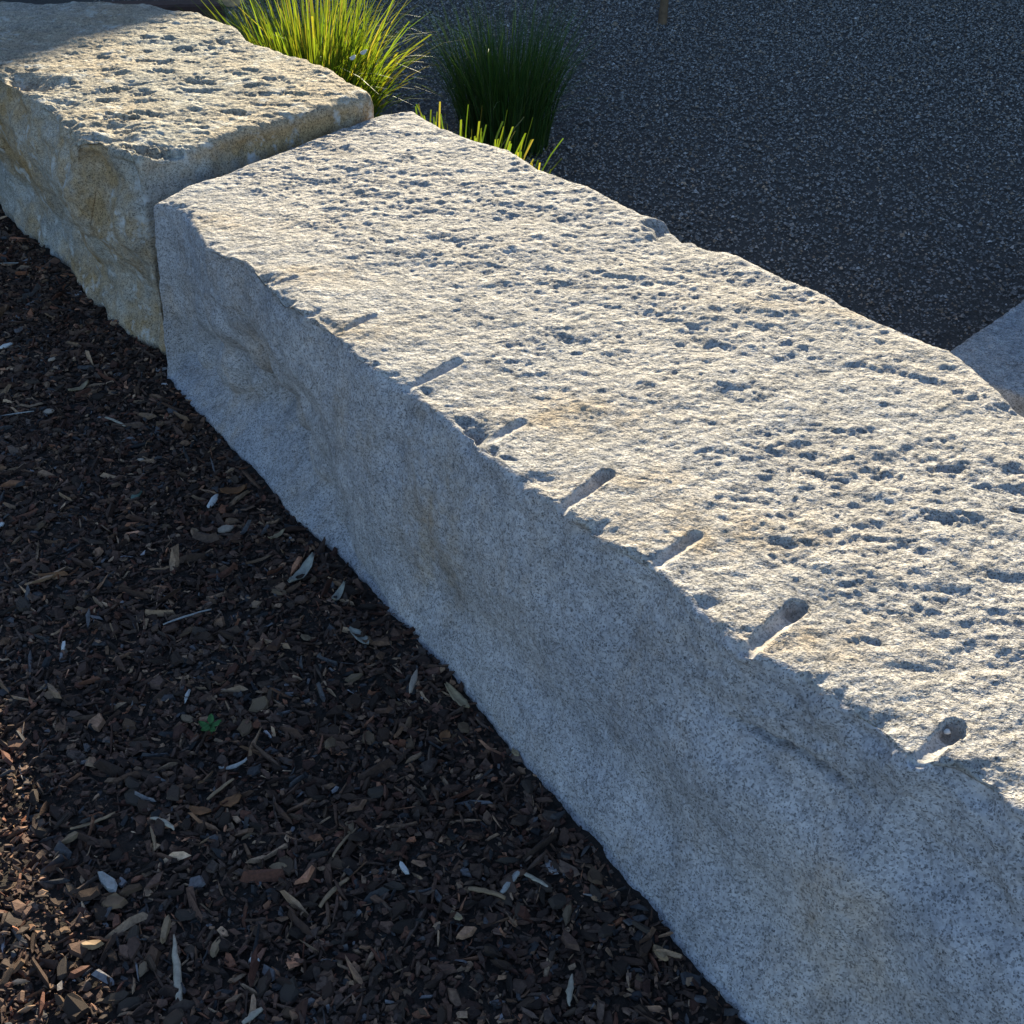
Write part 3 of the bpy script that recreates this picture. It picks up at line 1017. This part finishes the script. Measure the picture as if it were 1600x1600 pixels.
# kind, ends in the survey photo, width (m), material, label, category
ITEMS = [
    ('leaf', (455, 922), (494, 880), .026, M_leafg, 'pale olive dry leaf lying broad side up near the foot of the long block', .18),
    ('leaf', (545, 992), (576, 1018), .022, M_leafg, 'small grey green dry leaf lying alone below the pale olive leaf', .1),
    ('leaf', (698, 1076), (735, 1114), .018, M_leaf, 'yellow tan dry leaf close to the foot of the long block', .25),
    ('leaf', (520, 952), (538, 925), .016, M_leafg, 'narrow curled grey leaf between the pale olive leaf and the block foot', .35),
    ('leaf', (108, 612), (140, 598), .026, M_leaf, 'cream dry leaf on the mulch below the seam of the two blocks', .15),
    ('leaf', (345, 770), (386, 764), .032, M_rust, 'broad rust brown leaf beside two pale pebbles', .12),
    ('leaf', (420, 842), (446, 828), .014, M_leaf, 'small cream dry leaf between the rust leaf and the pale olive leaf', .2),
    ('leaf', (384, 878), (424, 866), .012, M_leafb, 'slender brown leaf lying beside the pale olive leaf', .1),
    ('leaf', (345, 1262), (378, 1248), .020, M_rust, 'orange brown oval leaf in the middle of the mulch', .1),
    ('leaf', (298, 1272), (332, 1277), .018, M_rust, 'dark orange leaf next to the orange brown oval leaf', .1),
    ('leaf', (690, 1155), (700, 1140), .020, M_rust, 'small rust leaf scrap under the yellow tan leaf', .1),
    ('chip', (155, 1366), (185, 1396), .019, M_greywood, 'pale grey rectangular wood chip above a flat brown bark flake', .006),
    ('chip', (156, 1415), (200, 1408), .026, M_leafb, 'flat brown bark flake touching the pale grey wood chip', .007),
    ('chip', (127, 1479), (163, 1477), .014, M_tan, 'tan oblong wood chip near the sunlit corner of the mulch', .006),
    ('chip', (418, 1360), (450, 1357), .014, M_tan, 'tan oblong wood chip in the middle of the shaded mulch', .006),
    ('chip', (93, 1318), (124, 1300), .013, M_tan, 'tan slanted wood chip beside the sunlit mulch', .006),
    ('chip', (252, 1478), (262, 1430), .013, M_tan, 'short upright tan chip just above the long pale splinter', .006),
    ('chip', (330, 1490), (345, 1460), .012, M_tan, 'pointed tan chip to the right of the long pale splinter', .006),
    ('chip', (98, 1018), (100, 998), .009, M_white, 'small white upright chip near the left edge of the mulch', .005),
    ('chip', (160, 1192), (172, 1206), .010, M_white, 'small bluish white chip near the sunlit mulch', .005),
    ('chip', (288, 1096), (296, 1076), .007, M_white, 'tiny white sliver above the green seedling', .004),
    ('chip', (625, 1350), (640, 1370), .010, M_white, 'small bright chip in the middle of the lower mulch', .005),
    ('chip', (705, 1430), (722, 1440), .010, M_leaf, 'cream chip beside the forked grey twig', .005),
    ('chip', (800, 1170), (812, 1180), .009, M_leaf, 'tiny yellow chip near the foot of the long block', .005),
    ('chip', (1022, 1478), (1045, 1502), .015, M_tan, 'tan bark chip at the foot of the long block near the bottom', .007),
    ('stick', (271, 1458), (283, 1602), .012, M_pale, 'long pale splinter lying upright at the bottom of the mulch', 0),
    ('stick', (236, 1284), (274, 1302), .010, M_pale, 'pale tapered splinter above a thin brown stick', .08),
    ('stick', (236, 1296), (244, 1334), .006, M_tan, 'thin brown stick under the pale tapered splinter', .03),
    ('stick', (342, 1200), (386, 1186), .010, M_greywood, 'curved pale grey twig below the green seedling', -.18),
    ('stick', (812, 1362), (862, 1390), .008, M_pale, 'straight pale twig near the foot of the long block', .02),
    ('stick', (784, 1398), (812, 1364), .011, M_greywood, 'short grey twig meeting the straight pale twig', .04),
    ('stick', (728, 1390), (790, 1405), .009, M_tan, 'brown stick left of the two meeting twigs', .05),
    ('stick', (0, 654), (54, 646), .006, M_greywood, 'thin grey twig at the left edge below the cream leaf', .02),
    ('stick', (2, 415), (50, 414), .006, M_greywood, 'thin straight twig at the far left beside the ochre block', .02),
    ('stick', (255, 976), (330, 952), .006, M_greywood, 'long thin grey twig lying across the middle of the mulch', .03),
    ('stick', (325, 1255), (366, 1222), .007, M_tan, 'thin tan twig above the orange brown oval leaf', .02),
    ('stick', (110, 1296), (180, 1270), .008, M_tan, 'long brown stick above the tan slanted chip', -.06),
    ('stick', (500, 1420), (545, 1375), .009, M_tan, 'brown stick slanting across the lower mulch', .06),
    ('stick', (520, 1342), (560, 1296), .005, M_tan, 'thin twig slanting across the lower mulch', .05),
    ('stick', (165, 650), (195, 664), .010, M_pale, 'pale stub of twig below the cream leaf', .04),
    ('stick', (890, 1570), (894, 1520), .010, M_pale, 'pale pointed splinter at the bottom near the long block', .03),
    ('stick', (380, 1600), (410, 1576), .010, M_pale, 'pale stub of stick at the bottom of the mulch', .03),
    ('pebble', (324, 790), (340, 768), .016, M_white, 'white oval pebble beside the broad rust brown leaf', 0),
    ('pebble', (338, 826), (366, 818), .024, M_peb, 'tan lumpy pebble below the broad rust brown leaf', 0),
    ('pebble', (66, 642), (84, 640), .018, M_peb, 'pinkish round pebble below the cream leaf', 0),
    ('pebble', (214, 716), (226, 716), .010, M_peb, 'small tan pebble among the chips left of the rust leaf', 0),
    ('pebble', (205, 782), (220, 766), .018, M_greygreen, 'grey green round pebble in the middle of the upper mulch', 0),
    ('pebble', (0, 548), (22, 540), .016, M_white, 'small whitish pebble at the left edge of the mulch', 0),
    ('pebble', (-6, 826), (8, 818), .014, M_white, 'white pebble half cut off by the left edge of the photo', 0),
    ('pebble', (76, 568), (90, 562), .014, M_peb, 'grey tan pebble above the cream leaf', 0),
    ('pebble', (640, 1090), (652, 1050), .012, M_peb, 'tan stone flake left of the yellow tan leaf', 0),
    ('pebble', (388, 1500), (404, 1490), .014, M_white, 'bluish white pebble right of the pointed tan chip', 0),
]
GR = {'leaf': ('dry_leaf', 'leaf', 'dry leaves fallen on the mulch'), 'chip': ('wood_chip', 'wood chip', 'pale chips on the mulch'),
      'stick': ('twig', 'twig', 'twigs and splinters on the mulch'), 'pebble': ('pebble', 'pebble', 'pebbles on the mulch')}
for kind, a, b, wd, mat, lab, k in ITEMS:
    L = span(a, b)
    if kind == 'leaf':
        me = leaf_mesh(L, wd, k, r)
    elif kind == 'chip':
        me = block_chip(L, wd, k, r)
    elif kind == 'stick':
        me = stick_mesh(L, wd, k, r, .75 if 'splinter' in lab else .35)
    else:
        me = pebble_mesh(max(L, wd) / 2, wd / 2, wd * .36, r)
    nm, cat, grp = GR[kind]
    o = link(nm, me, mat)
    place(o, *a, *b, lift=.010 if kind != 'stick' else .013, tilt=r.uniform(-.2, .2))
    tag(o, lab, cat, grp)

for (px, py, lab) in [(1480, 1143, 'tiny pale pebble lodged in the drill groove nearest the right edge of the photo'),
                      (939, 743, 'tiny pale pebble lodged at the blind end of a middle drill groove')]:
    o = link('pebble', pebble_mesh(.0045, .004, .0035, r), M_white)
    q = at(px, py, H2 - .010)
    o.location = q
    tag(o, lab, 'pebble')

# green seedling
p = at(330, 1142, .005)
root = bpy.data.objects.new('seedling', None)
root.location = (p[0], p[1], float(mulch_z(p[None])[0]) + .006)
COL.objects.link(root)
tag(root, 'small green seedling sprouting from the shaded mulch', 'seedling')
st = link('stem', stick_mesh(.026, .003, .02, r), M_green, root)
st.rotation_euler = (0, R(-90), 0); st.location = (0, 0, .010)
for k in range(5):
    lf = link('leaf', leaf_mesh(.020, .011, .1, r), M_green, root)
    a = k * 1.25 + .4
    lf.location = (.012 * math.cos(a), .012 * math.sin(a), .017 + .003 * (k % 2))
    lf.rotation_euler = (r.uniform(-.3, .3), -.3, a)

# dry bits by the large tuft, and the stake in the far gravel
for (px, py, z, L, w, mat, lab) in [(549, 90, .50, .040, .012, M_white, 'white dry leaf scrap caught low in the sunlit grass tuft, left of its twin'),
                                    (566, 82, .50, .044, .012, M_white, 'white dry leaf scrap caught low in the sunlit grass tuft, right of its twin'),
                                    (362, 2, .52, .10, .05, M_leaf, 'large tan dry leaf lying against the back of the ochre block by the tuft')]:
    o = link('dry_leaf', leaf_mesh(L, w, .12, r), mat)
    q = at(px, py, z)
    o.location = q
    o.rotation_euler = (R(60), 0, R(70) if mat is M_white else R(20))
    tag(o, lab, 'leaf')
w0, w1 = at(150, 10, .16), at(345, 6, .16)
wd = (w1 - w0) / np.linalg.norm(w1 - w0); wn_ = np.array([-wd[1], wd[0], 0])
tn = 40
V, Q = [], []
sec = [(-.004, -.05), (-.004, .150), (.006, .160), (.094, .160), (.104, .150), (.104, -.05)]
for i in range(tn + 1):
    q = w0 + (w1 - w0) * (i / tn)
    for (o_, z_) in sec:
        j_ = r.uniform(-.002, .002)
        V.append(np.array([q[0], q[1], 0]) + wn_ * (o_ + j_) + np.array([0, 0, z_ + r.uniform(-.0015, .0015)]))
k = len(sec)
for i in range(tn):
    for j in range(k - 1):
        Q.append((i * k + j, (i + 1) * k + j, (i + 1) * k + j + 1, i * k + j + 1))
tim = link('timber_sleeper', poly_mesh('timber_sleeper', np.array(V), [np.array(Q), np.array([[*range(k)], [tn * k + j for j in range(k)][::-1]])], False), plain('dark_timber', (.055, .026, .018), scale=25))
tag(tim, 'dark reddish brown timber sleeper glimpsed between the ochre block and the sunlit grass tuft', 'timber')
p = at(1035, 34, 0)
root = bpy.data.objects.new('wooden_stake', None); root.location = (p[0], p[1], 0); COL.objects.link(root)
tag(root, 'thin brown wooden stake standing in the far gravel', 'stake')
k = 10
V, Q = [], []
for i, (z, rr) in enumerate([(-.05, .024), (.1, .021), (.5, .019), (1.0, .018), (1.38, .017)]):
    for j in range(k):
        a = 2 * math.pi * j / k
        V.append((rr * math.cos(a) + .01 * math.sin(z * 3), rr * math.sin(a), z))
for i in range(4):
    for j in range(k):
        Q.append((i * k + j, i * k + (j + 1) % k, (i + 1) * k + (j + 1) % k, (i + 1) * k + j))
link('shaft', poly_mesh('shaft', np.array(V), [np.array(Q), ]), plain('stake_wood', (.16, .105, .06), scale=30), root)
V = [(.018 * math.cos(2 * math.pi * j / k) + .01 * math.sin(1.38 * 3), .018 * math.sin(2 * math.pi * j / k), z) for z in (1.38, 1.40) for j in range(k)]
link('cap', poly_mesh('cap', np.array(V), [np.array([(j, (j + 1) % k, k + (j + 1) % k, k + j) for j in range(k)]), np.array([[k + j for j in range(k)]])]), M_tan, root)

# ------------------------------------------------------------------ the house beyond the gravel whose shade lies over it
EDGE = [np.array([-.05, 4.40, .48]), np.array([1.0, 2.95, .48])]        # where the shade of the eave passes at the height of the wall top
T = 10.5
e0, e1 = (E_ + TO_SUN * T for E_ in EDGE)
ed = (e1 - e0) / np.linalg.norm(e1 - e0)
nb_ = np.array([-ed[1], ed[0], 0])
if nb_[1] < 0:
    nb_ = -nb_
eave = e0[2]
A0 = e0 - ed * 9.0
B0 = e0 + ed * 16.0


def box_from(a, b, n_, d0, d1, z0, z1):
    V = []
    for z in (z0, z1):
        for p_, dd in ((a, d0), (b, d0), (b, d1), (a, d1)):
            q_ = p_ + n_ * dd
            V.append((q_[0], q_[1], z))
    return np.array(V), np.array([(0, 3, 2, 1), (4, 5, 6, 7), (0, 1, 5, 4), (1, 2, 6, 5), (2, 3, 7, 6), (3, 0, 4, 7)])


root = bpy.data.objects.new('house', None)
COL.objects.link(root)
tag(root, 'plain rendered house standing beyond the gravel', 'house')
M_render = plain('render_wall', (.45, .42, .37), scale=8, var=.12)
M_roof = plain('roof_metal', (.10, .10, .11), scale=5, var=.15)
M_dark = plain('window_glass', (.03, .035, .04), rough=.1, scale=3, var=.1)
V, q = box_from(A0, B0, nb_, .45, 7, -.05, eave - .18)
link('wall', poly_mesh('wall', V, [q], False), M_render, root)
V, q = box_from(A0 - ed * .4, B0 + ed * .4, nb_, 0, 7.4, eave - .16, eave)
link('roof', poly_mesh('roof', V, [q], False), M_roof, root)
# the wing that shades the far end of the ochre block
l0, l1 = at(0, 112, H1), at(284, 22, H1)
ld = (l1 - l0) / np.linalg.norm(l1 - l0)
w0 = l0 + TO_SUN * T
ln_ = np.array([-ld[1], ld[0], 0])
wa, wb = w0 - ld * 12, w0 + ld * 1.75
V, q = box_from(wa, wb, ln_, .45, 6, -.05, w0[2] - .18)
link('wall', poly_mesh('wall', V, [q], False), M_render, root)
V, q = box_from(wa - ld * .4, wb, ln_, 0, 6.4, w0[2] - .16, w0[2])
link('roof', poly_mesh('roof', V, [q], False), M_roof, root)
for k in range(6):
    a = A0 + ed * (1.5 + 4 * k)
    V, q = box_from(a, a + ed * 1.5, nb_, .42, .449, 1.0, 2.3)
    f_ = link('window', poly_mesh('window', V, [q], False), M_render, root)
    V, q = box_from(a + ed * .07, a + ed * 1.43, nb_, .40, .419, 1.07, 2.23)
    link('pane', poly_mesh('pane', V, [q], False), M_dark, f_)
